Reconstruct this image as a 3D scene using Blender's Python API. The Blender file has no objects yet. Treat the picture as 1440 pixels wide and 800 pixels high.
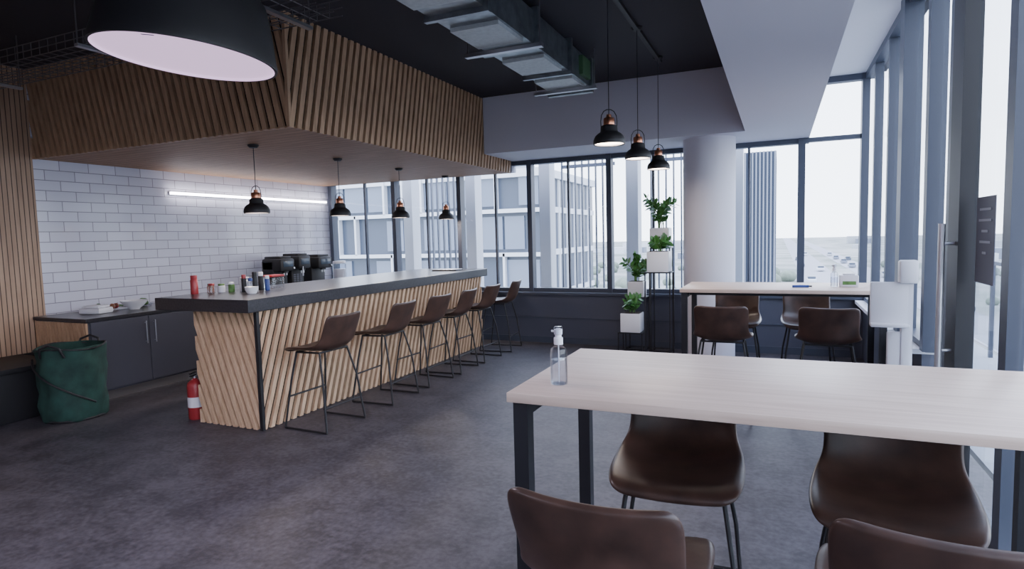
import bpy, bmesh, math, random
from mathutils import Vector, Matrix
random.seed(7)
S=bpy.context.scene
COL=S.collection

# ---------------------------------------------------------------- materials
def _new(name):
    m=bpy.data.materials.new(name); m.use_nodes=True
    nt=m.node_tree; b=nt.nodes['Principled BSDF']
    return m,nt,b
def N(nt,t,**k):
    n=nt.nodes.new(t)
    for a,v in k.items(): setattr(n,a,v)
    return n
def mat(name,c,rough=.5,metal=0,noise=0,nscale=20,bump=0,emit=None,es=0,spec=.5):
    m,nt,b=_new(name)
    b.inputs['Base Color'].default_value=(*c,1); b.inputs['Roughness'].default_value=rough
    b.inputs['Metallic'].default_value=metal; b.inputs['Specular IOR Level'].default_value=spec
    if emit:
        b.inputs['Emission Color'].default_value=(*emit,1); b.inputs['Emission Strength'].default_value=es
    if noise or bump:
        tc=N(nt,'ShaderNodeTexCoord'); nz=N(nt,'ShaderNodeTexNoise')
        nz.inputs['Scale'].default_value=nscale; nz.inputs['Detail'].default_value=5
        nt.links.new(tc.outputs['Object'],nz.inputs['Vector'])
        if noise:
            r=N(nt,'ShaderNodeValToRGB')
            r.color_ramp.elements[0].position=.3; r.color_ramp.elements[1].position=.7
            r.color_ramp.elements[0].color=(*[x*(1-noise) for x in c],1)
            r.color_ramp.elements[1].color=(*[min(1,x*(1+noise)) for x in c],1)
            nt.links.new(nz.outputs['Fac'],r.inputs['Fac']); nt.links.new(r.outputs['Color'],b.inputs['Base Color'])
        if bump:
            bp=N(nt,'ShaderNodeBump'); bp.inputs['Strength'].default_value=bump; bp.inputs['Distance'].default_value=.005
            nt.links.new(nz.outputs['Fac'],bp.inputs['Height']); nt.links.new(bp.outputs['Normal'],b.inputs['Normal'])
    return m
def wood(name,c1,c2,scale=(2,40,40),rough=.5,stripe=None,spec=.4):
    m,nt,b=_new(name); b.inputs['Roughness'].default_value=rough; b.inputs['Specular IOR Level'].default_value=spec
    tc=N(nt,'ShaderNodeTexCoord'); mp=N(nt,'ShaderNodeMapping'); mp.inputs['Scale'].default_value=scale
    nz=N(nt,'ShaderNodeTexNoise'); nz.inputs['Scale'].default_value=1; nz.inputs['Detail'].default_value=6; nz.inputs['Roughness'].default_value=.6
    nz.inputs['Distortion'].default_value=.4
    r=N(nt,'ShaderNodeValToRGB'); r.color_ramp.elements[0].color=(*c1,1); r.color_ramp.elements[1].color=(*c2,1)
    r.color_ramp.elements[0].position=.3; r.color_ramp.elements[1].position=.7
    L=nt.links.new
    L(tc.outputs['Object'],mp.inputs['Vector']); L(mp.outputs['Vector'],nz.inputs['Vector']); L(nz.outputs['Fac'],r.inputs['Fac'])
    out=r.outputs['Color']
    if stripe:
        ax,pitch,duty=stripe
        sp=N(nt,'ShaderNodeSeparateXYZ'); L(tc.outputs['Object'],sp.inputs[0])
        dv=N(nt,'ShaderNodeMath',operation='DIVIDE'); L(sp.outputs[ax],dv.inputs[0]); dv.inputs[1].default_value=pitch
        fr=N(nt,'ShaderNodeMath',operation='FRACT'); L(dv.outputs[0],fr.inputs[0])
        gt=N(nt,'ShaderNodeMath',operation='LESS_THAN'); L(fr.outputs[0],gt.inputs[0]); gt.inputs[1].default_value=duty
        mx=N(nt,'ShaderNodeMix',data_type='RGBA'); L(gt.outputs[0],mx.inputs[0])
        mx.inputs[6].default_value=(c1[0]*.2,c1[1]*.2,c1[2]*.2,1); L(out,mx.inputs[7]); out=mx.outputs[2]
        bp=N(nt,'ShaderNodeBump'); bp.inputs['Distance'].default_value=.006; L(gt.outputs[0],bp.inputs['Height']); L(bp.outputs[0],b.inputs['Normal'])
    L(out,b.inputs['Base Color'])
    return m
M={}
M['ceil']=mat('ceiling_charcoal',(.036,.033,.040),.8)
M['white']=mat('painted_plaster',(.58,.57,.64),.7)
M['perim']=mat('perimeter_ceiling_white',(.74,.75,.80),.7)
M['grey']=mat('grey_panel',(.070,.075,.105),.5)
M['frame']=mat('aluminium_frame',(.055,.064,.092),.45)
M['black']=mat('black_steel',(.013,.013,.017),.45)
M['matteblack']=mat('matte_black',(.014,.013,.015),.55)
M['stone']=mat('black_stone_top',(.030,.029,.035),.28,noise=.4,nscale=60)
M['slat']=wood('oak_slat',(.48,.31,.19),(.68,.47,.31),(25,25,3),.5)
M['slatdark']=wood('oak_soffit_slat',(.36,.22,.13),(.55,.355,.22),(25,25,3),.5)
M['backing']=mat('dark_backing',(.014,.010,.008),.8,spec=.1)
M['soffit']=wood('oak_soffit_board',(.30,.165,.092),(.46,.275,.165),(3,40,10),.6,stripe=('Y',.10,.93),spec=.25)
M['panel']=wood('oak_wall_panel',(.35,.215,.14),(.49,.325,.22),(20,12,1.5),.5,stripe=('Y',.045,.82))
M['ash']=wood('ash_laminate',(.575,.43,.35),(.73,.58,.49),(2.0,50,50),.38,spec=.35)
M['leather']=mat('brown_leather',(.055,.029,.021),.36,noise=.4,nscale=9,bump=.25)
M['cab']=mat('cabinet_grey',(.064,.064,.085),.45)
M['alu']=mat('brushed_aluminium',(.50,.50,.53),.35,metal=1)
M['chrome']=mat('satin_handle',(.72,.72,.75),.3,metal=.7)
M['tray']=mat('tray_wire',(.16,.15,.16),.4,metal=.6)
M['galv']=mat('galvanised_steel',(.30,.33,.35),.35,metal=.85,noise=.25,nscale=12)
M['galvlight']=mat('duct_panel',(.50,.54,.54),.5,metal=.2,noise=.1,nscale=30)
M['greenp']=mat('green_filter',(.06,.14,.06),.6)
M['copper']=mat('copper',(.62,.27,.16),.3,metal=1)
M['warm']=mat('lamp_glow_warm',(1,.9,.8),.5,emit=(1,.80,.66),es=8)
M['lilac']=mat('lamp_diffuser',(.55,.45,.58),.5,emit=(.82,.56,.84),es=.66)
M['tube']=mat('led_tube',(1,1,1),.5,emit=(.95,.92,1),es=10)
M['whitep']=mat('white_plastic',(.75,.75,.80),.4)
M['ceramic']=mat('white_ceramic',(.80,.80,.84),.25)
M['red']=mat('red_paint',(.33,.03,.035),.35)
M['bag']=mat('green_fabric',(.012,.046,.035),.85,noise=.4,nscale=8,bump=.6)
M['leaf']=mat('leaf_green',(.06,.19,.04),.4,noise=.5,nscale=15)
M['leaf2']=mat('vegetable_green',(.09,.20,.05),.5,noise=.5,nscale=20)
M['tree']=mat('tree_green',(.16,.19,.15),.8,noise=.3,nscale=.5)
M['soil']=mat('soil',(.03,.02,.015),.9)
M['paper']=mat('poster_paper',(.10,.10,.14),.6)
M['ink']=mat('poster_text',(.35,.36,.42),.6)
M['orange']=mat('orange_jar',(.30,.12,.06),.4)
M['blue']=mat('blue_plastic',(.03,.06,.24),.4)
M['screen']=mat('machine_display',(.05,.07,.10),.2)
M['concrete']=mat('ext_concrete',(.36,.38,.41),.8)
M['fin']=mat('ext_white_fin',(.56,.58,.63),.6)
M['louv']=mat('ext_louvre',(.16,.18,.23),.5)
M['extglass']=mat('ext_dark_glass',(.07,.085,.115),.3,spec=.25)
M['extglass2']=mat('ext_blue_glass',(.15,.18,.24),.2,spec=.4)
M['tower']=mat('ext_dark_cladding',(.035,.05,.09),.5)
M['road']=mat('asphalt',(.30,.30,.33),.9)
def glassmat(name,tint,k=.5,base=0.0):
    m=bpy.data.materials.new(name); m.use_nodes=True; nt=m.node_tree; nt.nodes.clear()
    o=N(nt,'ShaderNodeOutputMaterial'); mx=N(nt,'ShaderNodeMixShader'); t=N(nt,'ShaderNodeBsdfTransparent'); g=N(nt,'ShaderNodeBsdfGlossy')
    t.inputs['Color'].default_value=(*tint,1); g.inputs['Roughness'].default_value=.02
    lw=N(nt,'ShaderNodeLayerWeight'); lw.inputs['Blend'].default_value=.2
    ml=N(nt,'ShaderNodeMath',operation='MULTIPLY_ADD'); nt.links.new(lw.outputs['Fresnel'],ml.inputs[0]); ml.inputs[1].default_value=k; ml.inputs[2].default_value=base
    nt.links.new(ml.outputs[0],mx.inputs[0]); nt.links.new(t.outputs[0],mx.inputs[1]); nt.links.new(g.outputs[0],mx.inputs[2]); nt.links.new(mx.outputs[0],o.inputs[0])
    return m
M['glass']=glassmat('window_glass',(.94,.97,.99),.25)
M['clear']=glassmat('clear_plastic',(.90,.92,.95),.5,.05)
def tilemat():
    m,nt,b=_new('white_metro_tile'); L=nt.links.new
    tc=N(nt,'ShaderNodeTexCoord'); sp=N(nt,'ShaderNodeSeparateXYZ'); cb=N(nt,'ShaderNodeCombineXYZ')
    L(tc.outputs['Object'],sp.inputs[0]); L(sp.outputs['Y'],cb.inputs['X']); L(sp.outputs['Z'],cb.inputs['Y'])
    br=N(nt,'ShaderNodeTexBrick'); br.inputs['Scale'].default_value=1; br.inputs['Brick Width'].default_value=.30; br.inputs['Row Height'].default_value=.108
    br.inputs['Mortar Size'].default_value=.004; br.inputs['Mortar Smooth'].default_value=.1
    br.inputs['Color1'].default_value=(.70,.69,.78,1); br.inputs['Color2'].default_value=(.60,.59,.68,1); br.inputs['Mortar'].default_value=(.30,.28,.33,1)
    L(cb.outputs[0],br.inputs['Vector']); L(br.outputs['Color'],b.inputs['Base Color'])
    bp=N(nt,'ShaderNodeBump'); bp.invert=True; bp.inputs['Distance'].default_value=.003; L(br.outputs['Fac'],bp.inputs['Height']); L(bp.outputs[0],b.inputs['Normal'])
    b.inputs['Roughness'].default_value=.14
    return m
M['tile']=tilemat()
def floormat():
    m,nt,b=_new('grey_vinyl_floor'); L=nt.links.new
    tc=N(nt,'ShaderNodeTexCoord')
    a=N(nt,'ShaderNodeTexNoise'); a.inputs['Scale'].default_value=4.0; a.inputs['Detail'].default_value=10; a.inputs['Roughness'].default_value=.75
    c=N(nt,'ShaderNodeTexNoise'); c.inputs['Scale'].default_value=30; c.inputs['Detail'].default_value=6
    L(tc.outputs['Object'],a.inputs[0]); L(tc.outputs['Object'],c.inputs[0])
    r=N(nt,'ShaderNodeValToRGB'); r.color_ramp.elements[0].position=.38; r.color_ramp.elements[1].position=.63
    r.color_ramp.elements[0].color=(.044,.040,.047,1); r.color_ramp.elements[1].color=(.098,.090,.103,1)
    ad=N(nt,'ShaderNodeMath',operation='MULTIPLY_ADD'); L(c.outputs['Fac'],ad.inputs[0]); ad.inputs[1].default_value=.5; L(a.outputs['Fac'],ad.inputs[2])
    sb=N(nt,'ShaderNodeMath',operation='SUBTRACT'); L(ad.outputs[0],sb.inputs[0]); sb.inputs[1].default_value=.25
    L(sb.outputs[0],r.inputs[0]); L(r.outputs[0],b.inputs['Base Color'])
    r2=N(nt,'ShaderNodeMapRange'); r2.inputs[3].default_value=.40; r2.inputs[4].default_value=.60; L(a.outputs['Fac'],r2.inputs[0]); L(r2.outputs[0],b.inputs['Roughness'])
    bp=N(nt,'ShaderNodeBump'); bp.inputs['Strength'].default_value=.3; bp.inputs['Distance'].default_value=.002; L(c.outputs['Fac'],bp.inputs['Height']); L(bp.outputs[0],b.inputs['Normal'])
    b.inputs['Specular IOR Level'].default_value=.36
    return m
M['floor']=floormat()
def groundmat():
    m,nt,b=_new('outdoor_ground'); L=nt.links.new
    tc=N(nt,'ShaderNodeTexCoord'); a=N(nt,'ShaderNodeTexNoise'); a.inputs['Scale'].default_value=.06; a.inputs['Detail'].default_value=8
    L(tc.outputs['Object'],a.inputs[0]); r=N(nt,'ShaderNodeValToRGB')
    r.color_ramp.elements[0].position=.38; r.color_ramp.elements[1].position=.62
    r.color_ramp.elements[0].color=(.15,.17,.15,1); r.color_ramp.elements[1].color=(.32,.315,.30,1)
    L(a.outputs['Fac'],r.inputs[0]); L(r.outputs[0],b.inputs['Base Color']); b.inputs['Roughness'].default_value=.9
    return m
M['ground']=groundmat()

# ---------------------------------------------------------------- mesh builder
class B:
    def __init__(s): s.v=[];s.f=[];s.m=[];s.mats=[]
    def mi(s,k):
        if k not in s.mats: s.mats.append(k)
        return s.mats.index(k)
    def add(s,vs,fs,k):
        o=len(s.v); s.v+= [tuple(v) for v in vs]; i=s.mi(k)
        for f in fs: s.f.append(tuple(o+x for x in f)); s.m.append(i)
        return s
    def box(s,x0,x1,y0,y1,z0,z1,k,bev=0):
        vs=[(x,y,z) for x in(x0,x1) for y in(y0,y1) for z in(z0,z1)]
        fs=[(0,1,3,2),(4,6,7,5),(0,4,5,1),(2,3,7,6),(0,2,6,4),(1,5,7,3)]
        if bev:
            bm=bmesh.new(); bv=[bm.verts.new(v) for v in vs]
            for f in fs: bm.faces.new([bv[i] for i in f])
            bmesh.ops.bevel(bm,geom=list(bm.edges),offset=bev,segments=2,affect='EDGES',profile=.5)
            bm.verts.index_update()
            vs=[v.co[:] for v in bm.verts]; fs=[tuple(v.index for v in f.verts) for f in bm.faces]; bm.free()
        return s.add(vs,fs,k)
    def lathe(s,prof,k,c=(0,0,0),seg=28,cap0=False,cap1=False,axis=None,wob=None):
        vs=[];fs=[]
        n=len(prof)
        for j in range(seg):
            a=2*math.pi*j/seg
            for i,(r,z) in enumerate(prof):
                rr=r*(wob(a,z) if wob else 1)
                vs.append((rr*math.cos(a),rr*math.sin(a),z))
        for j in range(seg):
            j2=(j+1)%seg
            for i in range(n-1):
                fs.append((j*n+i,j2*n+i,j2*n+i+1,j*n+i+1))
        if cap0: fs.append(tuple(j*n for j in reversed(range(seg))))
        if cap1: fs.append(tuple(j*n+n-1 for j in range(seg)))
        if axis is not None:
            q=Vector((0,0,1)).rotation_difference(Vector(axis)).to_matrix()
            vs=[tuple(q@Vector(v)) for v in vs]
        vs=[(v[0]+c[0],v[1]+c[1],v[2]+c[2]) for v in vs]
        return s.add(vs,fs,k)
    def cyl(s,p1,p2,r,k,seg=12,r2=None):
        p1=Vector(p1);p2=Vector(p2); d=p2-p1
        return s.lathe([(r,0),(r2 if r2 is not None else r,d.length)],k,c=p1,seg=seg,cap0=True,cap1=True,axis=d.normalized())
    def sph(s,c,r,k,seg=12,sz=1):
        pr=[(max(1e-4,r*math.sin(math.pi*i/8)),-r*sz*math.cos(math.pi*i/8)) for i in range(9)]
        return s.lathe(pr,k,c=c,seg=seg,cap0=True,cap1=True)
    def tube(s,pts,r,k,seg=8,closed=False):
        P=list(pts)+([pts[0]] if closed else [])
        for a,b in zip(P,P[1:]): s.cyl(a,b,r,k,seg)
        for p in pts: s.sph(p,r*1.0,k,seg)
        return s
    def prism(s,poly3,nvec,k):
        n=len(poly3); nv=Vector(nvec)
        vs=[Vector(p) for p in poly3]+[Vector(p)+nv for p in poly3]
        fs=[tuple(range(n)),tuple(reversed(range(n,2*n)))]+[(i,(i+1)%n,n+(i+1)%n,n+i) for i in range(n)]
        return s.add(vs,fs,k)
    def mesh(s,name,smooth=True,ang=35):
        me=bpy.data.meshes.new(name); me.from_pydata(s.v,[],s.f)
        for k in s.mats: me.materials.append(M[k])
        for p,i in zip(me.polygons,s.m): p.material_index=i
        bm=bmesh.new(); bm.from_mesh(me); bmesh.ops.recalc_face_normals(bm,faces=bm.faces)
        if smooth:
            for f in bm.faces: f.smooth=True
            for e in bm.edges:
                if len(e.link_faces)==2 and e.calc_face_angle(0)>math.radians(ang): e.smooth=False
        bm.to_mesh(me); bm.free(); return me
    def obj(s,name,loc=(0,0,0),rz=0,parent=None,smooth=True,ang=35):
        return place(name,s.mesh(name,smooth,ang),loc,rz,parent)
def place(name,me,loc=(0,0,0),rz=0,parent=None):
    o=bpy.data.objects.new(name,me); COL.objects.link(o); o.location=loc; o.rotation_euler=(0,0,rz)
    if parent: o.parent=parent
    return o
def empty(name,loc=(0,0,0),rz=0):
    return place(name,None,loc,rz)

# ---------------------------------------------------------------- layout constants
XL,XR,YF,YB,ZC=-7.05,.95,8.3,-3.0,3.38
SX,SY,SZ=-3.62,3.83,2.48
BZ=2.65
# room shell
B().box(XL-.1,XR+.25,YB-.1,YF+.2,-.12,0,'floor').obj('floor')
B().box(XL-.1,XR+.2,YB-.1,YF+.2,ZC,ZC+.1,'ceil').obj('ceiling')
w=B(); w.box(XL-.1,XL,3.80,YF,0,ZC,'tile'); w.obj('wall_left')
w=B(); w.box(XL-.1,XL,YB,3.80,.49,ZC,'panel'); w.box(XL-.1,XL,YB,3.80,0,.49,'matteblack'); w.obj('wall_left_panelled')
B().box(XL-.1,XR+.2,YB-.1,YB,0,ZC,'white').obj('wall_back')
w=B(); w.box(XL,XR,YF-.12,YF+.1,0,.70,'grey'); w.box(XL,XR+.1,YF-.17,YF+.02,.70,.735,'frame'); w.box(XL,-3.6,YF-.05,YF+.1,2.5,ZC,'white')
w.box(XL,XR-.1,YF-.135,YF-.12,.0,.09,'frame'); w.box(XL,XR-.1,YF-.135,YF-.12,.36,.375,'frame'); w.obj('wall_far')
w=B(); w.box(XR-.03,XR+.12,4.95,YF,0,.66,'grey'); w.box(XR-.12,XR+.12,4.95,YF-.17,.66,.695,'perim'); w.obj('wall_right')
B().box(-3.58,-.35,7.3,YF+.1,BZ,ZC,'white').obj('ceiling_bulkhead')
B().box(-.35,.33,YB,YF+.1,BZ,ZC,'white').obj('ceiling_beam')
B().box(.33,XR+.1,YB,YF+.1,ZC-.04,ZC,'perim').obj('ceiling_perimeter')
B().lathe([(.30,0),(.30,BZ)],'white',c=(-.77,7.68,0),seg=48,cap0=True,cap1=True).obj('round_column')

# ---------------------------------------------------------------- windows
w=B(); yy=YF
w.box(XL,XR,yy-.05,yy+.07,.735,.79,'frame'); w.box(XL,.33,yy-.05,yy+.07,BZ-.06,BZ,'frame')
for x,wd in [(-6.98,.07),(-5.7,.07),(-4.5,.07),(-3.33,.07),(-2.15,.07),(-.95,.07),(.25,.08),(.92,.08)]:
    w.box(x-wd/2,x+wd/2,yy-.07,yy+.07,.735,(ZC-.04) if x>.2 else BZ,'frame')
for x in (-6.3,-5.1,-3.9,-2.75,-1.55,-.35):
    w.box(x-.014,x+.014,yy-.02,yy+.03,.735,BZ,'frame')
w.box(.25,.92,yy-.04,yy+.05,2.60,2.65,'frame'); w.box(.25,.92,yy-.06,yy+.06,3.27,3.34,'frame')
w.box(XL,XR,yy+.01,yy+.016,.76,3.3,'glass')
w.obj('window_1')
w=B(); zz=ZC-.04
for y,wd,x0,x1 in [(7.55,.07,.92,1.00),(6.65,.07,.92,1.00),(5.75,.17,.88,1.01),(4.88,.09,.90,1.0)]:
    w.box(x0,x1,y-wd/2,y+wd/2,.695,zz,'frame')
w.box(.92,1.02,4.85,YF-.1,.69,.74,'frame'); w.box(.91,1.02,4.46,YF,zz-.07,zz,'frame')
w.box(.965,.971,4.50,YF,.02,3.3,'glass'); w.box(.92,1.04,4.46,4.85,0,.06,'alu')
w.obj('window_2')
d=empty('door_1',(0,0,0))
w=B()
w.box(.93,.985,4.22,4.455,0,zz,'frame'); w.box(.89,.975,3.98,4.20,0,zz,'matteblack')
w.box(.92,.985,3.28,3.38,0,zz,'frame'); w.box(.93,.98,3.38,3.98,0,.10,'frame'); w.box(.92,1.0,3.28,4.455,zz-.07,zz,'frame')
w.obj('door_frame',parent=d)
B().box(.958,.966,3.38,3.98,.10,3.27,'glass').obj('door_glass',parent=d)
B().cyl((.83,4.05,.74),(.83,4.05,1.56),.018,'chrome').cyl((.83,4.05,.85),(.89,4.05,.85),.010,'chrome').cyl((.83,4.05,1.45),(.89,4.05,1.45),.010,'chrome').obj('door_handle',parent=d)
w=B()
for y in (2.2,1.1,0,-1.1,-2.2): w.box(.92,1.0,y-.04,y+.04,0,zz,'frame')
w.box(.92,1.04,YB,3.27,0,.06,'alu'); w.box(.91,1.02,YB,3.27,zz-.07,zz,'frame'); w.box(.965,.971,YB,3.27,.05,3.3,'glass')
w.obj('window_3')
p=B(); p.box(.950,.953,3.60,3.90,1.25,1.69,'paper')
for i,(a,bb) in enumerate([(.06,.24),(.05,.25),(.10,.20),(.06,.23),(.12,.18)]): p.box(.947,.950,3.60+a,3.60+bb,1.62-i*.055,1.632-i*.055,'ink')
p.obj('wall_poster')

# ---------------------------------------------------------------- slats
def clip(poly,w,h):
    def cl(P,ins,inter):
        o=[]
        for i in range(len(P)):
            a=P[i-1];b=P[i]
            if ins(b):
                if not ins(a): o.append(inter(a,b))
                o.append(b)
            elif ins(a): o.append(inter(a,b))
        return o
    def ix(c): return lambda a,b:(c,a[1]+(b[1]-a[1])*(c-a[0])/(b[0]-a[0]))
    P=cl(poly,lambda p:p[0]>=0,ix(0))
    if P: P=cl(P,lambda p:p[0]<=w,ix(w))
    return P
def slats(bd,org,U,Nn,w,h,pitch,sw,ang,dep,k):
    t=math.tan(math.radians(ang)); off=t*h
    s=min(0,-off)-pitch; end=max(w,w-off)+pitch
    while s<end:
        P=clip([(s,0),(s+sw,0),(s+sw+off,h),(s+off,h)],w,h)
        if len(P)>2:
            pts=[Vector(org)+Vector(U)*a+Vector((0,0,1))*b for a,b in P]
            bd.prism(pts,Vector(Nn)*dep,k)
        s+=pitch
w=B(); w.box(XL,SX,SY,YF-.1,SZ+.012,ZC,'backing'); w.box(XL,SX,SY,YF-.1,SZ,SZ+.012,'soffit')
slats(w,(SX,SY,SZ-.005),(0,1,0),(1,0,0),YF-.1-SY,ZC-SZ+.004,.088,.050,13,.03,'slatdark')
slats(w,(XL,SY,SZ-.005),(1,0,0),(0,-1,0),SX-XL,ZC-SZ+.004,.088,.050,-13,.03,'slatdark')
w.box(SX,SX+.028,SY-.028,SY,SZ-.004,ZC,'slatdark')
w.obj('slatted_wood_soffit',smooth=False)
bx0,bx1,by0,by1=-4.62,-3.92,3.66,7.72
w=B(); w.box(bx0,bx1,by0,by1,0,1.0,'backing'); w.box(-4.92,-3.83,3.50,7.80,1.0,1.105,'stone',bev=.006)
slats(w,(bx1,by0,0.004),(0,1,0),(1,0,0),by1-by0,.994,.084,.042,20,.03,'slat')
slats(w,(bx0,by0,0.004),(1,0,0),(0,-1,0),bx1-bx0,.994,.078,.042,-20,.03,'slat')
w.box(bx1,bx1+.031,by0-.031,by0,0,1.0,'matteblack')
w.obj('bar_counter',smooth=False)
w=B(); cx=-6.24; XC=XL+.01
w.box(XC,cx+.04,3.70,8.1,.10,.82,'cab'); w.box(XC,cx-.02,3.72,8.1,0,.10,'alu'); w.box(XC,cx+.07,3.67,8.12,.82,.855,'stone',bev=.004)
slats(w,(XC+.01,3.70,.02),(1,0,0),(0,-1,0),cx+.03-XC,.79,.06,.045,-12,.02,'slatdark')
for i in range(7):
    y=3.72+i*.60; w.box(cx+.04,cx+.058,y,y+.594,.12,.81,'cab',bev=.002)
    hy=y+.55 if i%2==0 else y+.05
    w.cyl((cx+.085,hy,.52),(cx+.085,hy,.76),.006,'alu').cyl((cx+.058,hy,.54),(cx+.085,hy,.54),.005,'alu').cyl((cx+.058,hy,.74),(cx+.085,hy,.74),.005,'alu')
w.obj('kitchen_cabinet',smooth=False)
B().box(XL+.01,-6.28,YB+.3,3.52,0,.44,'matteblack',bev=.01).box(XL+.01,-6.26,YB+.3,3.54,.44,.49,'matteblack',bev=.01).obj('wall_bench')
B().box(-7.02,-6.98,5.30,8.15,2.195,2.225,'tube').box(-7.045,-7.02,5.30,8.15,2.19,2.23,'alu').obj('led_strip_light')

# ---------------------------------------------------------------- stools
def shell():
    prof=[(-.222,.632,.165,0),(-.238,.655,.195,0),(-.215,.684,.220,.003),(-.11,.682,.237,.018),(.03,.672,.237,.03),(.13,.676,.226,.045),
          (.192,.705,.208,.055),(.222,.765,.200,.055),(.242,.84,.205,.045),(.257,.905,.208,.034),(.266,.940,.203,.028),(.27,.955,.180,.024)]
    vs=[];fs=[];nc=9
    for i,(y,z,hw,cu) in enumerate(prof):
        a=prof[max(0,i-1)];b=prof[min(len(prof)-1,i+1)]
        t=Vector((b[0]-a[0],b[1]-a[1])).normalized(); n=(-t[1],t[0])
        for j in range(nc):
            u=-1+2*j/(nc-1); c=cu*abs(u)**2.2
            vs.append((u*hw,y+n[0]*c,z+n[1]*c-(.01*(1-u*u) if i<6 else 0)))
    for i in range(len(prof)-1):
        for j in range(nc-1):
            q=i*nc+j; fs.append((q,q+1,q+nc+1,q+nc))
    b=B(); b.add(vs,fs,'leather'); return b.mesh('stool_shell',ang=180)
SH=shell()
if sum(p.normal.z for p in SH.polygons)<0: SH.flip_normals()
def frame():
    b=B(); r=.0085
    for s in (-1,1):
        b.tube([(s*.165,-.13,.640),(s*.20,-.17,.40),(s*.235,-.225,.010),(s*.235,.225,.010),(s*.205,.18,.40),(s*.165,.12,.645)],r,'matteblack')
        b.tube([(s*.165,-.13,.640),(s*.165,.12,.645)],r,'matteblack')
    b.tube([(-.213,-.19,.27),(.213,-.19,.27)],r,'matteblack'); b.tube([(-.218,.195,.20),(.218,.195,.20)],r,'matteblack')
    b.tube([(-.165,-.13,.640),(.165,-.13,.640)],r,'matteblack'); b.tube([(-.165,.12,.645),(.165,.12,.645)],r,'matteblack')
    return b.mesh('stool_frame')
FR=frame()
def stool(name,x,y,rz):
    e=empty(name,(x,y,0),math.radians(rz))
    s=place('seat',SH,parent=e)
    m=s.modifiers.new('t','SOLIDIFY'); m.thickness=.026; m.offset=-1
    m=s.modifiers.new('s','SUBSURF'); m.levels=2; m.render_levels=2
    place('frame',FR,parent=e)
for y,r in [(3.98,-92),(4.85,-88),(5.55,-93),(6.18,-87),(6.83,-91),(7.55,-84)]:
    stool('bar_stool',-3.53,y,r)
for (x,y,r) in [(-.385,1.53,179),(.325,1.61,176),(-.34,2.26,3),(.34,2.20,-6),(-.42,5.30,180),(.36,5.34,178),(-.38,6.25,0),(.26,6.28,3)]:
    stool('dining_stool',x,y,r)

# ---------------------------------------------------------------- tables
def table(y0):
    x0,x1,y1=-.80,.80,y0+.80
    e=empty('high_table')
    B().box(x0,x1,y0,y1,1.018,1.05,'ash',bev=.003).obj('table_top',parent=e)
    b=B(); a=.05
    for x in (x0+.01,x1-.01-a):
        for y in (y0+.03,y1-.03-a): b.box(x,x+a,y,y+a,0,1.018,'black')
        b.box(x,x+a,y0+.03+a,y1-.03-a,.968,1.018,'black')
        b.box(x,x+a,y0+.03+a,y1-.03-a,.0,.03,'black')
    b.box(x0+.06,x1-.06,y0+.2,y0+.24,.978,1.018,'black'); b.box(x0+.06,x1-.06,y1-.24,y1-.2,.978,1.018,'black')
    b.obj('table_frame',parent=e,smooth=False)
table(1.74); table(5.48)

# ---------------------------------------------------------------- pendants
def pend_mesh(drop):
    b=B()
    b.lathe([(.112,.002),(.116,0),(.119,.012),(.117,.035),(.105,.062),(.086,.080),(.070,.090),(.064,.098),(.063,.125),(.056,.138),(.040,.145)],'matteblack',seg=36)
    b.lathe([(.108,.004),(.105,.03),(.09,.06),(.05,.085),(.001,.09)],'whitep',seg=36)
    b.lathe([(.106,.014),(.001,.014)],'warm',seg=36)
    b.lathe([(.040,.143),(.041,.150),(.041,.188),(.036,.196),(.020,.200),(.018,.222),(.001,.224)],'copper',seg=24)
    b.tube([(.062,0,.115),(.064,0,.17),(.058,0,.215),(.040,0,.245),(.015,0,.258),(-.015,0,.258),(-.040,0,.245),(-.058,0,.215),(-.064,0,.17),(-.062,0,.115)],.0035,'black')
    b.cyl((0,0,.22),(0,0,drop),.0035,'black',8)
    b.lathe([(.001,drop-.03),(.035,drop-.028),(.05,drop-.012),(.05,drop)],'matteblack',seg=24)
    return b.mesh('pendant_lamp')
def lamp_light(parent,z,power,col,size):
    l=bpy.data.lights.new('lamp_light','AREA'); l.shape='DISK'; l.size=size; l.energy=power; l.color=col
    o=bpy.data.objects.new('lamp_light',l); COL.objects.link(o); o.location=(0,0,z); o.parent=parent
PB=pend_mesh(SZ-1.836); PT=pend_mesh(ZC-2.221)
for y in (4.33,5.53,6.73,7.93): lamp_light(place('pendant_lamp',PB,(-4.55,y,1.835)),-.004,6,(1,.84,.72),.2)
for y in (4.52,5.54,6.56): lamp_light(place('pendant_lamp',PT,(-1.17,y,2.22),.6),-.004,4,(1,.84,.72),.2)
psi=math.radians(23.85)
def bigpend(x,y,z,tilt=0):
    e=empty('drum_pendant_lamp',(x,y,z)); R=.374; dr=ZC-z
    b=B()
    b.lathe([(R-.012,.0),(R,.0),(R+.001,.012),(R-.01,.06),(R-.03,.16),(R-.06,.27),(R-.12,.35),(R-.22,.40),(.05,.42),(.03,.45),(.001,.455)],'matteblack',seg=64)
    b.lathe([(R-.012,.0),(R-.014,.012),(.001,.012)],'lilac',seg=64)
    b.box(-.025,.025,-.30,-.292,.0105,.0118,'louv')
    o=b.obj('shade',parent=e)
    o.rotation_mode='QUATERNION'; o.rotation_quaternion=Matrix.Rotation(tilt,3,Vector((-math.sin(psi),math.cos(psi),0))).to_quaternion()@Matrix.Rotation(psi,3,'Z').to_quaternion()
    lamp_light(o,-.01,22,(.93,.82,1),.65)
    B().cyl((0,0,.43),(0,0,dr),.008,'black').lathe([(.001,dr-.04),(.06,dr-.03),(.07,dr-.001)],'matteblack',seg=24).obj('stem',parent=e)
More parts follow.
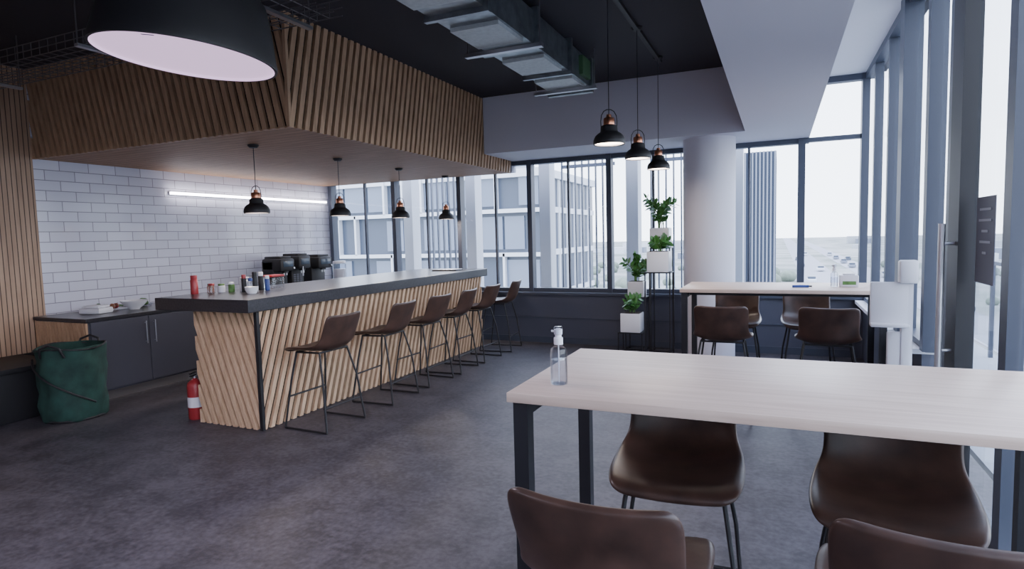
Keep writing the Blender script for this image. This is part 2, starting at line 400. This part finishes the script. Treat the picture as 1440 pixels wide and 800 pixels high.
bigpend(-2.41,1.95,2.372,math.radians(6)); bigpend(-2.6,-1.0,2.39); bigpend(-4.9,-1.0,2.39)  # last two are unseen extras behind the camera, added as fill light

# ---------------------------------------------------------------- ducts, trays, conduit
w=B(); dx0,dx1=-2.20,-1.78
w.box(dx0,dx1,-2.5,6.15,3.06,3.32,'galv')
for y in (-1.2,-.2,.8,1.8,2.75,3.7,4.6,5.45): 
    w.box(dx0-.035,dx1+.035,y-.02,y+.02,3.025,3.35,'galv')
for y in (2.1,3.02,3.95,4.85,5.60):
    w.box(dx0+.02,dx1-.02,y,y+.45,3.03,3.06,'galvlight')
for y in (2.65,4.45,5.95): w.box(dx0-.12,dx1+.12,y-.025,y+.025,2.99,3.02,'alu')
for y in (2.65,4.45,5.95):
    for x in (dx0-.1,dx1+.1): w.cyl((x,y,3.0),(x,y,ZC),.006,'alu')
w.box(dx0-.03,dx1+.03,6.10,6.16,3.0,3.34,'galv'); w.box(dx1-.01,dx1+.04,5.76,6.02,3.10,3.28,'greenp')
w.obj('ventilation_duct',smooth=False)
w=B(); TE=-2.5
for i in range(6): w.cyl((-6.9,2.75+i*.08,2.95),(TE,2.75+i*.08,2.95),.004,'tray',6)
for z in (3.0,3.05):
    for y in (2.75,3.15): w.cyl((-6.9,y,z),(TE,y,z),.004,'tray',6)
for i in range(44):
    x=-6.9+i*.1; w.tube([(x,2.75,3.05),(x,2.75,2.95),(x,3.15,2.95),(x,3.15,3.05)],.003,'tray',5)
for x in (-6.0,-4.4,-2.8):
    w.box(x-.02,x+.02,2.70,3.2,2.925,2.945,'alu'); w.cyl((x,2.71,2.93),(x,2.71,ZC),.005,'tray'); w.cyl((x,3.19,2.93),(x,3.19,ZC),.005,'tray')
w.obj('cable_tray')
w=B(); w.box(-1.19,-1.15,-2,6.7,ZC-.03,ZC,'matteblack'); w.obj('trim_lighting_track')
B().box(-6.9,-2.9,2.2,2.26,3.12,3.17,'galvlight').cyl((-3.2,2.23,3.17),(-3.2,2.23,ZC),.005,'alu').cyl((-6.2,2.23,3.17),(-6.2,2.23,ZC),.005,'alu').obj('linear_ceiling_light')

# ---------------------------------------------------------------- plants
st=B(); tiers=[(-1.86,-1.56,7.52,7.78,.30),(-1.84,-1.58,7.84,8.08,.72),(-1.50,-1.20,7.44,7.72,1.07),(-1.50,-1.26,7.80,8.04,1.36)]
for x0,x1,y0,y1,z in tiers:
    for x in (x0,x1):
        for y in (y0,y1): st.box(x-.007,x+.007,y-.007,y+.007,0,z,'black')
    for zz2 in (z-.012,.02):
        st.box(x0,x1,y0-.007,y0+.007,zz2,zz2+.012,'black'); st.box(x0,x1,y1-.007,y1+.007,zz2,zz2+.012,'black')
        st.box(x0-.007,x0+.007,y0,y1,zz2,zz2+.012,'black'); st.box(x1-.007,x1+.007,y0,y1,zz2,zz2+.012,'black')
    st.box(x0,x1,y0,y1,z-.006,z,'black')
st.obj('plant_stand',smooth=False)
def leaf(b,p,d,n,L,wd,k='leaf'):
    d=Vector(d).normalized(); n=Vector(n).normalized(); s=d.cross(n).normalized(); p=Vector(p)
    pts=[p,p+d*L*.35+s*wd,p+d*L*.7+s*wd*.8-n*L*.03,p+d*L-n*L*.08,p+d*L*.7-s*wd*.8-n*L*.03,p+d*L*.35-s*wd,p+d*L*.5-n*.004]
    b.add(pts,[(0,1,6),(1,2,6),(2,3,6),(3,4,6),(4,5,6),(5,0,6)],k)
def plant(x,y,z,hw,hh,ht,ns,seed):
    rnd=random.Random(seed); e=empty('potted_plant',(x,y,z))
    b=B(); b.box(-hw,hw,-hw,hw,0,hh,'ceramic',bev=.008); b.box(-hw+.012,hw-.012,-hw+.012,hw-.012,hh-.001,hh+.003,'soil'); b.obj('pot',parent=e)
    b=B()
    for i in range(ns):
        a=rnd.uniform(0,6.28); lean=rnd.uniform(.15,.7); H=ht*rnd.uniform(.6,1)
        p0=Vector((rnd.uniform(-.04,.04),rnd.uniform(-.04,.04),hh)); prev=p0; n=8
        for j in range(1,n+1):
            t=j/n; p=p0+Vector((math.cos(a)*lean*H*t*t,math.sin(a)*lean*H*t*t,H*t*(1-.15*t)))
            b.cyl(prev,p,.005,'leaf2',5)
            if j>1:
                dr=(p-prev).normalized(); side=dr.cross(Vector((math.sin(a),-math.cos(a),.3))).normalized()
                for sg in (-1,1):
                    leaf(b,p,side*sg+dr*.5+Vector((rnd.uniform(-.3,.3),rnd.uniform(-.3,.3),rnd.uniform(-.2,.3))),Vector((rnd.uniform(-.4,.4),-.5+rnd.uniform(-.4,.4),.8)),rnd.uniform(.07,.11),.026)
            prev=p
        leaf(b,prev,(p-p0),Vector((1,-.5,.3)),.09,.026)
    b.obj('foliage',parent=e,ang=180)
plant(-1.71,7.65,.301,.125,.24,.22,8,1); plant(-1.71,7.96,.721,.105,.20,.40,8,2)
plant(-1.35,7.58,1.071,.130,.25,.20,8,3); plant(-1.39,7.92,1.361,.12,.25,.48,9,5)

# ---------------------------------------------------------------- small props
def bottle(name,x,y,z):
    b=B()
    b.lathe([(.001,.001),(.027,.001),(.029,.006),(.029,.105),(.026,.120),(.013,.132),(.013,.140)],'clear',seg=28)
    b.lathe([(.001,.004),(.0265,.004),(.0265,.085),(.001,.085)],'clear',seg=28)
    b.lathe([(.0155,.136),(.0155,.158),(.011,.160),(.011,.168),(.014,.170),(.014,.186),(.006,.190),(.001,.190)],'whitep',seg=20)
    b.cyl((0,0,.178),(-.024,0,.180),.004,'whitep',8); b.cyl((0,0,.006),(0,0,.14),.002,'whitep',6)
    b.lathe([(.0155,.170),(.0158,.192),(.012,.196),(.001,.196)],'clear',seg=20)
    b.obj(name,(x,y,z))
bottle('spray_bottle',-.675,1.90,1.05); bottle('spray_bottle',.44,5.85,1.05)
B().box(-.07,.07,-.05,.05,0,.10,'whitep',bev=.008).box(-.045,.045,-.03,.03,.10,.115,'ceramic',bev=.004).box(-.05,.05,-.051,-.0495,.02,.05,'leaf2').obj('tissue_box',(.55,5.86,1.05))
B().cyl((-.07,0,.012),(.06,.0,.012),.011,'blue',10).cyl((.06,0,.012),(.085,0,.012),.007,'matteblack',10).obj('marker_pen',(.18,5.72,1.05),.2)
b=B(); b.box(-.17,.17,-.15,.15,0,.02,'whitep',bev=.006); b.box(.06,.13,-.03,.03,.02,1.28,'whitep',bev=.01); b.box(-.13,.10,-.035,-.01,.86,1.17,'whitep',bev=.01)
b.box(-.13,.10,-.10,-.035,.86,.885,'whitep',bev=.006); b.box(.04,.15,-.07,.03,1.16,1.32,'whitep',bev=.015); b.box(-.02,.12,-.02,.02,.25,.82,'whitep',bev=.01)
b.obj('sanitizer_stand',(.72,4.90,0))
b=B(); b.lathe([(.001,0),(.066,0),(.070,.008),(.070,.29),(.062,.325),(.035,.35),(.018,.358),(.018,.37)],'red',seg=28)
b.lathe([(.0705,.11),(.0708,.112),(.0708,.20),(.0705,.202)],'whitep',seg=28)
b.lathe([(.02,.368),(.02,.39),(.001,.39)],'alu',seg=16); b.box(-.012,.07,-.01,.01,.388,.40,'matteblack'); b.box(-.012,.075,-.008,.008,.412,.422,'matteblack')
b.tube([(-.02,0,.378),(-.06,0,.37),(-.085,0,.33),(-.086,0,.16)],.009,'matteblack')
b.obj('fire_extinguisher',(-4.77,3.72,0),-1.2)
def wob(a,z): return 1+.04*math.sin(5*a+z*9)+.025*math.sin(11*a-z*17)
b=B(); b.lathe([(.001,.004),(.235,.0),(.25,.02),(.262,.15),(.252,.25),(.258,.32),(.270,.45),(.258,.55),(.266,.66),(.255,.665),(.25,.60),(.24,.40),(.22,.08),(.001,.06)],'bag',seg=44,wob=wob)
R=.272
b.tube([(R*math.cos(a)*1.0,R*math.sin(a),.655+.012*math.sin(3*a)) for a in [i*2*math.pi/24 for i in range(24)]],.008,'matteblack',closed=True)
b.tube([(.285*math.cos(a),.285*math.sin(a),.56-.40*(i/14)) for i,a in enumerate([-2.7+j*.16 for j in range(15)])],.009,'matteblack')
b.tube([(.24*math.cos(a),.24*math.sin(a),.012) for a in [i*2*math.pi/24 for i in range(24)]],.012,'matteblack',closed=True)
for sg in (-1,1): b.tube([(-.10,sg*.26,.60),(-.08,sg*.29,.68),(0,sg*.30,.71),(.08,sg*.29,.68),(.10,sg*.26,.60)],.010,'matteblack')
b.obj('garden_bag',(-5.94,3.38,0),.5)
# items on the kitchen counter
b=B(); b.lathe([(.001,0),(.05,0),(.055,.012),(.10,.05),(.135,.095),(.138,.10),(.132,.098),(.095,.055),(.001,.02)],'ceramic',seg=36)
b.obj('salad_bowl',(-6.55,4.42,.856))
rnd=random.Random(4)
b=B(); b.box(-.13,.13,-.15,.15,0,.012,'whitep',bev=.004)
for i in range(22):
    p=Vector((rnd.uniform(-.09,.09),rnd.uniform(-.11,.11),.02+rnd.uniform(0,.03))); leaf(b,p,(rnd.uniform(-1,1),rnd.uniform(-1,1),rnd.uniform(-.1,.4)),(rnd.uniform(-.5,.5),rnd.uniform(-.5,.5),1),.06,.025,'leaf2')
for i in range(5): b.sph((rnd.uniform(-.08,.08),rnd.uniform(-.10,.10),.042),.030,['red','orange','leaf2'][i%3])
b.obj('vegetable_tray',(-6.82,4.30,.856))
b=B()
for i in range(7): b.sph((rnd.uniform(-.05,.05),rnd.uniform(-.05,.05),.035+rnd.uniform(0,.03)),.034,'leaf2',sz=.9)
b.lathe([(.001,0),(.09,0),(.11,.03),(.105,.03),(.001,.012)],'clear',seg=24)
b.obj('fruit_plate',(-6.82,4.70,.856))
b=B(); b.box(-.12,.12,-.10,.10,0,.06,'whitep',bev=.015); b.box(-.10,.10,-.085,.085,.06,.085,'ceramic',bev=.02); b.obj('food_package',(-6.62,4.05,.856),.3)
b=B(); b.lathe([(.001,0),(.03,0),(.036,.01),(.038,.10),(.035,.10),(.031,.012),(.001,.01)],'ceramic',seg=24); b.tube([(.036,0,.08),(.06,0,.075),(.062,0,.04),(.036,0,.03)],.005,'ceramic'); me=b.mesh('coffee_mug')
for x,y in ((-6.5,4.72),(-6.62,4.84),(-6.52,5.0)): place('coffee_mug',me,(x,y,.856),y*9)
def jar(name,x,y,r,h,body,lid,z=1.106):
    b=B(); b.lathe([(.001,0),(r*.95,0),(r,.006),(r,h*.74),(r*.82,h*.80)],body,seg=24); b.lathe([(r*.86,h*.79),(r*.88,h*.8),(r*.88,h-.003),(r*.8,h),(.001,h)],lid,seg=24)
    b.obj(name,(x,y,z))
jar('drink_can',-4.85,3.84,.032,.17,'red','red')
jar('spice_jar',-4.80,3.97,.030,.085,'orange','leaf2'); jar('spice_jar',-4.74,3.93,.030,.09,'clear','red'); jar('spice_jar',-4.72,4.02,.032,.08,'whitep','leaf2')
jar('spice_jar',-4.66,4.08,.028,.09,'leaf2','whitep'); jar('storage_jar',-4.60,4.18,.045,.13,'whitep','whitep'); jar('sauce_bottle',-4.50,4.08,.022,.16,'matteblack','red')
jar('sauce_bottle',-4.46,4.17,.024,.18,'matteblack','matteblack'); jar('sauce_bottle',-4.42,4.08,.022,.13,'clear','blue'); jar('sauce_bottle',-4.52,4.30,.024,.17,'matteblack','whitep')
jar('sauce_bottle',-4.40,4.26,.022,.14,'blue','whitep')
B().box(-.06,.06,-.08,.08,0,.11,'clear',bev=.01).box(-.064,.064,-.084,.084,.11,.13,'red',bev=.006).obj('food_container',(-4.58,4.52,1.106))
B().lathe([(.001,0),(.04,0),(.055,.03),(.058,.06),(.052,.058),(.001,.01)],'ceramic',seg=24).obj('small_bowl',(-4.30,3.98,1.106))
B().box(-.18,.18,-.13,.13,0,.012,'matteblack',bev=.004).box(-.17,.17,-.12,.12,.012,.02,'alu',bev=.003).obj('laptop',(-4.2,7.3,1.106),.1)
b=B(); b.lathe([(.001,0),(.10,0),(.10,.05),(.06,.06)],'whitep',seg=28); b.lathe([(.08,.06),(.11,.09),(.11,.32),(.10,.33)],'clear',seg=28); b.lathe([(.10,.33),(.105,.335),(.10,.37),(.001,.375)],'whitep',seg=28); b.lathe([(.001,.07),(.10,.09),(.10,.24),(.001,.24)],'whitep',seg=28)
b.cyl((0,0,.03),(.13,0,.03),.01,'alu'); b.obj('beverage_dispenser',(-6.62,7.96,.856),0)
# coffee machines on the back counter, fronts facing +X
def coffee(hh,wd,var):
    b=B(); w2=wd/2
    b.box(-.20,.02,-w2,w2,0,hh-.06,'matteblack',bev=.02)                 # rear body
    b.box(-.20,.17,-w2,w2,hh*.58,hh-.03,'matteblack',bev=.03)            # overhanging head
    b.box(-.17,.13,-w2+.03,w2-.03,hh-.035,hh,'matteblack',bev=.012)      # bean hopper lid
    b.box(.0,.17,-w2+.01,w2-.01,0,.045,'matteblack',bev=.008)            # drip tray
    for i in range(7): b.box(.03,.155,-w2+.03+i*(wd-.06)/7,-w2+.038+i*(wd-.06)/7,.045,.05,'alu')
    b.box(.168,.174,-w2+.045,w2-.045,hh*.70,hh*.86,'screen',bev=.002)    # display
    b.cyl((.11,-.025,hh*.58),(.11,-.025,hh*.46),.010,'alu').cyl((.11,.025,hh*.58),(.11,.025,hh*.46),.010,'alu')
    b.box(.085,.135,-.045,.045,hh*.53,hh*.60,'matteblack',bev=.006)
    if var:
        for i in range(5): 
            for j in range(3): b.box(.020,.026,-w2+.03+j*(wd-.06)/3,-w2+.03+(j+.75)*(wd-.06)/3,.09+i*.03,.11+i*.03,'cab')
        b.tube([(.17,-w2+.03,hh*.64),(.21,-w2+.03,hh*.64),(.21,-w2+.03,hh*.40)],.008,'alu')
    else:
        b.cyl((.168,w2-.03,hh*.66),(.185,w2-.03,hh*.66),.014,'alu')
    return b.mesh('coffee_machine')
place('coffee_machine',coffee(.50,.27,0),(-6.55,6.58,.856)); place('coffee_machine',coffee(.53,.25,1),(-6.55,6.92,.856)); place('coffee_machine',coffee(.50,.30,0),(-6.55,7.36,.856))

# ---------------------------------------------------------------- outside
B().box(-400,400,10.5,900,-10.2,-10,'ground').box(2.5,400,-300,10.5,-10.2,-10,'ground').obj('outdoor_ground')
B().box(5,13,12,880,-10,-9.95,'road').box(18,24,12,880,-10,-9.95,'road').obj('road')
b=B(); 
for x in (-6.0,-4.75,-3.42,-2.02,-.55): b.box(x-.09,x+.09,9.1,9.35,-.5,3.8,'fin')
for x0,x1 in ((-5.55,-4.9),(-3.15,-2.3),(-1.75,-1.15)):
    n=int((x1-x0)/.11)
    for i in range(n+1): b.box(x0+i*.11-.009,x0+i*.11+.009,9.17,9.22,-.3,2.75,'louv')
    for z in (-.2,2.6): b.box(x0,x1,9.18,9.22,z,z+.05,'louv')
b.box(-7.2,1.1,8.45,9.6,-.5,-.2,'concrete')
b.obj('exterior_louvre_screen',smooth=False)
b=B(); x0,x1,y0,y1=-36,-16.2,42,56
b.box(x0,x1,y0+.3,y1,-10,6.2,'extglass'); rnd=random.Random(3)
for fl in range(5):
    z0=-9.6+fl*3.3
    x=x0
    while x<x1-.5:
        ww=rnd.choice([1.2,1.8,2.4]); 
        if rnd.random()<.6: b.box(x+.1,min(x+ww,x1)-.1,y0+.15,y0+.3,z0+.3,z0+2.8,'extglass2')
        if rnd.random()<.45: 
            b.box(x,x+.18,y0-.2,y0+.3,z0,z0+3.3,'fin')
        x+=ww
    b.box(x0,x1+.2,y0-.2,y0+.3,z0-.25,z0+.05,'fin')
b.box(x0,x1+.3,y0-.1,y1,6.0,6.6,'fin'); b.box(x0+4,x1-5,y0+2,y1-2,6.6,8.2,'concrete')
yy2=y0
while yy2<y1: b.box(x1,x1+.15,yy2,yy2+.25,-10,6.4,'fin'); yy2+=2.0
for fl in range(5): b.box(x1,x1+.12,y0,y1,-9.85+fl*3.3,-9.4+fl*3.3,'fin')
b.obj('office_building',smooth=False)
b=B(); b.box(-1.6,-.1,25,29,-10,4.5,'tower')
for i in range(12): b.box(-1.6+i*.13,-1.55+i*.13,24.9,25,-10,4.5,'louv')
b.obj('louvred_tower',smooth=False)
b=B(); rnd=random.Random(9)
for i in range(70):
    x=rnd.uniform(-260,260); y=rnd.uniform(220,520); 
    if -16<x<36: continue
    ww=rnd.uniform(4,16); hh=rnd.uniform(2,6); b.box(x,x+ww,y,y+8,-10,-10+hh,rnd.choice(['concrete','fin','louv']))
b.obj('distant_buildings',smooth=False)
b=B()
for i in range(220):
    x=rnd.uniform(-90,120); y=rnd.uniform(62,210)
    if 3<x<26: continue
    r=rnd.uniform(.8,2.0); b.sph((x,y,-10+r*.6),r,'tree',8,.8)
b.obj('distant_trees')
b=B()
for i in range(14):
    x=rnd.choice([6.5,10.5,19.5,22.5]); y=rnd.uniform(60,300); k=rnd.choice(['fin','louv','concrete','extglass'])
    b.box(x-.9,x+.9,y-2.1,y+2.1,-9.7,-9.0,k,bev=.15); b.box(x-.75,x+.75,y-1.1,y+1.2,-9.0,-8.5,'extglass',bev=.12)
b.obj('parked_cars')
B().box(XR+.3,2.4,-3,10.5,-.2,-.02,'concrete').obj('terrace_floor')
b=B()
for i in range(9): b.box(2.28,2.32,-2.5+i*1.6,-2.46+i*1.6,-.02,1.1,'frame')
b.box(2.27,2.33,-2.6,10.4,1.08,1.12,'frame'); b.box(2.295,2.305,-2.6,10.4,.1,1.05,'glass'); b.obj('terrace_railing',smooth=False)

# ---------------------------------------------------------------- world & light
W=bpy.data.worlds.new('overcast_sky'); S.world=W; W.use_nodes=True; nt=W.node_tree; bg=nt.nodes['Background']
tc=N(nt,'ShaderNodeTexCoord'); sp=N(nt,'ShaderNodeSeparateXYZ'); r=N(nt,'ShaderNodeValToRGB')
nt.links.new(tc.outputs['Generated'],sp.inputs[0]); nt.links.new(sp.outputs['Z'],r.inputs[0]); nt.links.new(r.outputs[0],bg.inputs[0])
r.color_ramp.elements[0].position=0; r.color_ramp.elements[0].color=(.89,.92,1,1); r.color_ramp.elements[1].position=.6; r.color_ramp.elements[1].color=(.66,.74,1,1)
bg.inputs[1].default_value=4.2
l=bpy.data.lights.new('sun','SUN'); l.energy=1.0; l.angle=math.radians(15); l.color=(1,.96,.92); o=bpy.data.objects.new('sun',l); COL.objects.link(o)
o.rotation_euler=Vector((.4,.5,-1)).to_track_quat('-Z','Y').to_euler()

# ---------------------------------------------------------------- camera
f,rho,th=850.,math.radians(1.5),math.radians(4.52)
Fh=Vector((-math.sin(psi),math.cos(psi),0)); Rh=Vector((math.cos(psi),math.sin(psi),0)); Z=Vector((0,0,1))
d=Fh*math.cos(th)-Z*math.sin(th); u0=Fh*math.sin(th)+Z*math.cos(th)
rr=Rh*math.cos(rho)-u0*math.sin(rho); uu=Rh*math.sin(rho)+u0*math.cos(rho)
cam=bpy.data.cameras.new('camera'); co=bpy.data.objects.new('camera',cam); COL.objects.link(co)
mw=Matrix.Identity(4)
for i in range(3): mw[i][0]=rr[i]; mw[i][1]=uu[i]; mw[i][2]=-d[i]
mw[0][3],mw[1][3],mw[2][3]=0,0,1.55
co.matrix_world=mw; cam.sensor_width=36; cam.lens=f/1440*36; cam.clip_end=2000; cam.clip_start=.02
S.camera=co
S.view_settings.view_transform='AgX'
S.view_settings.exposure=.78
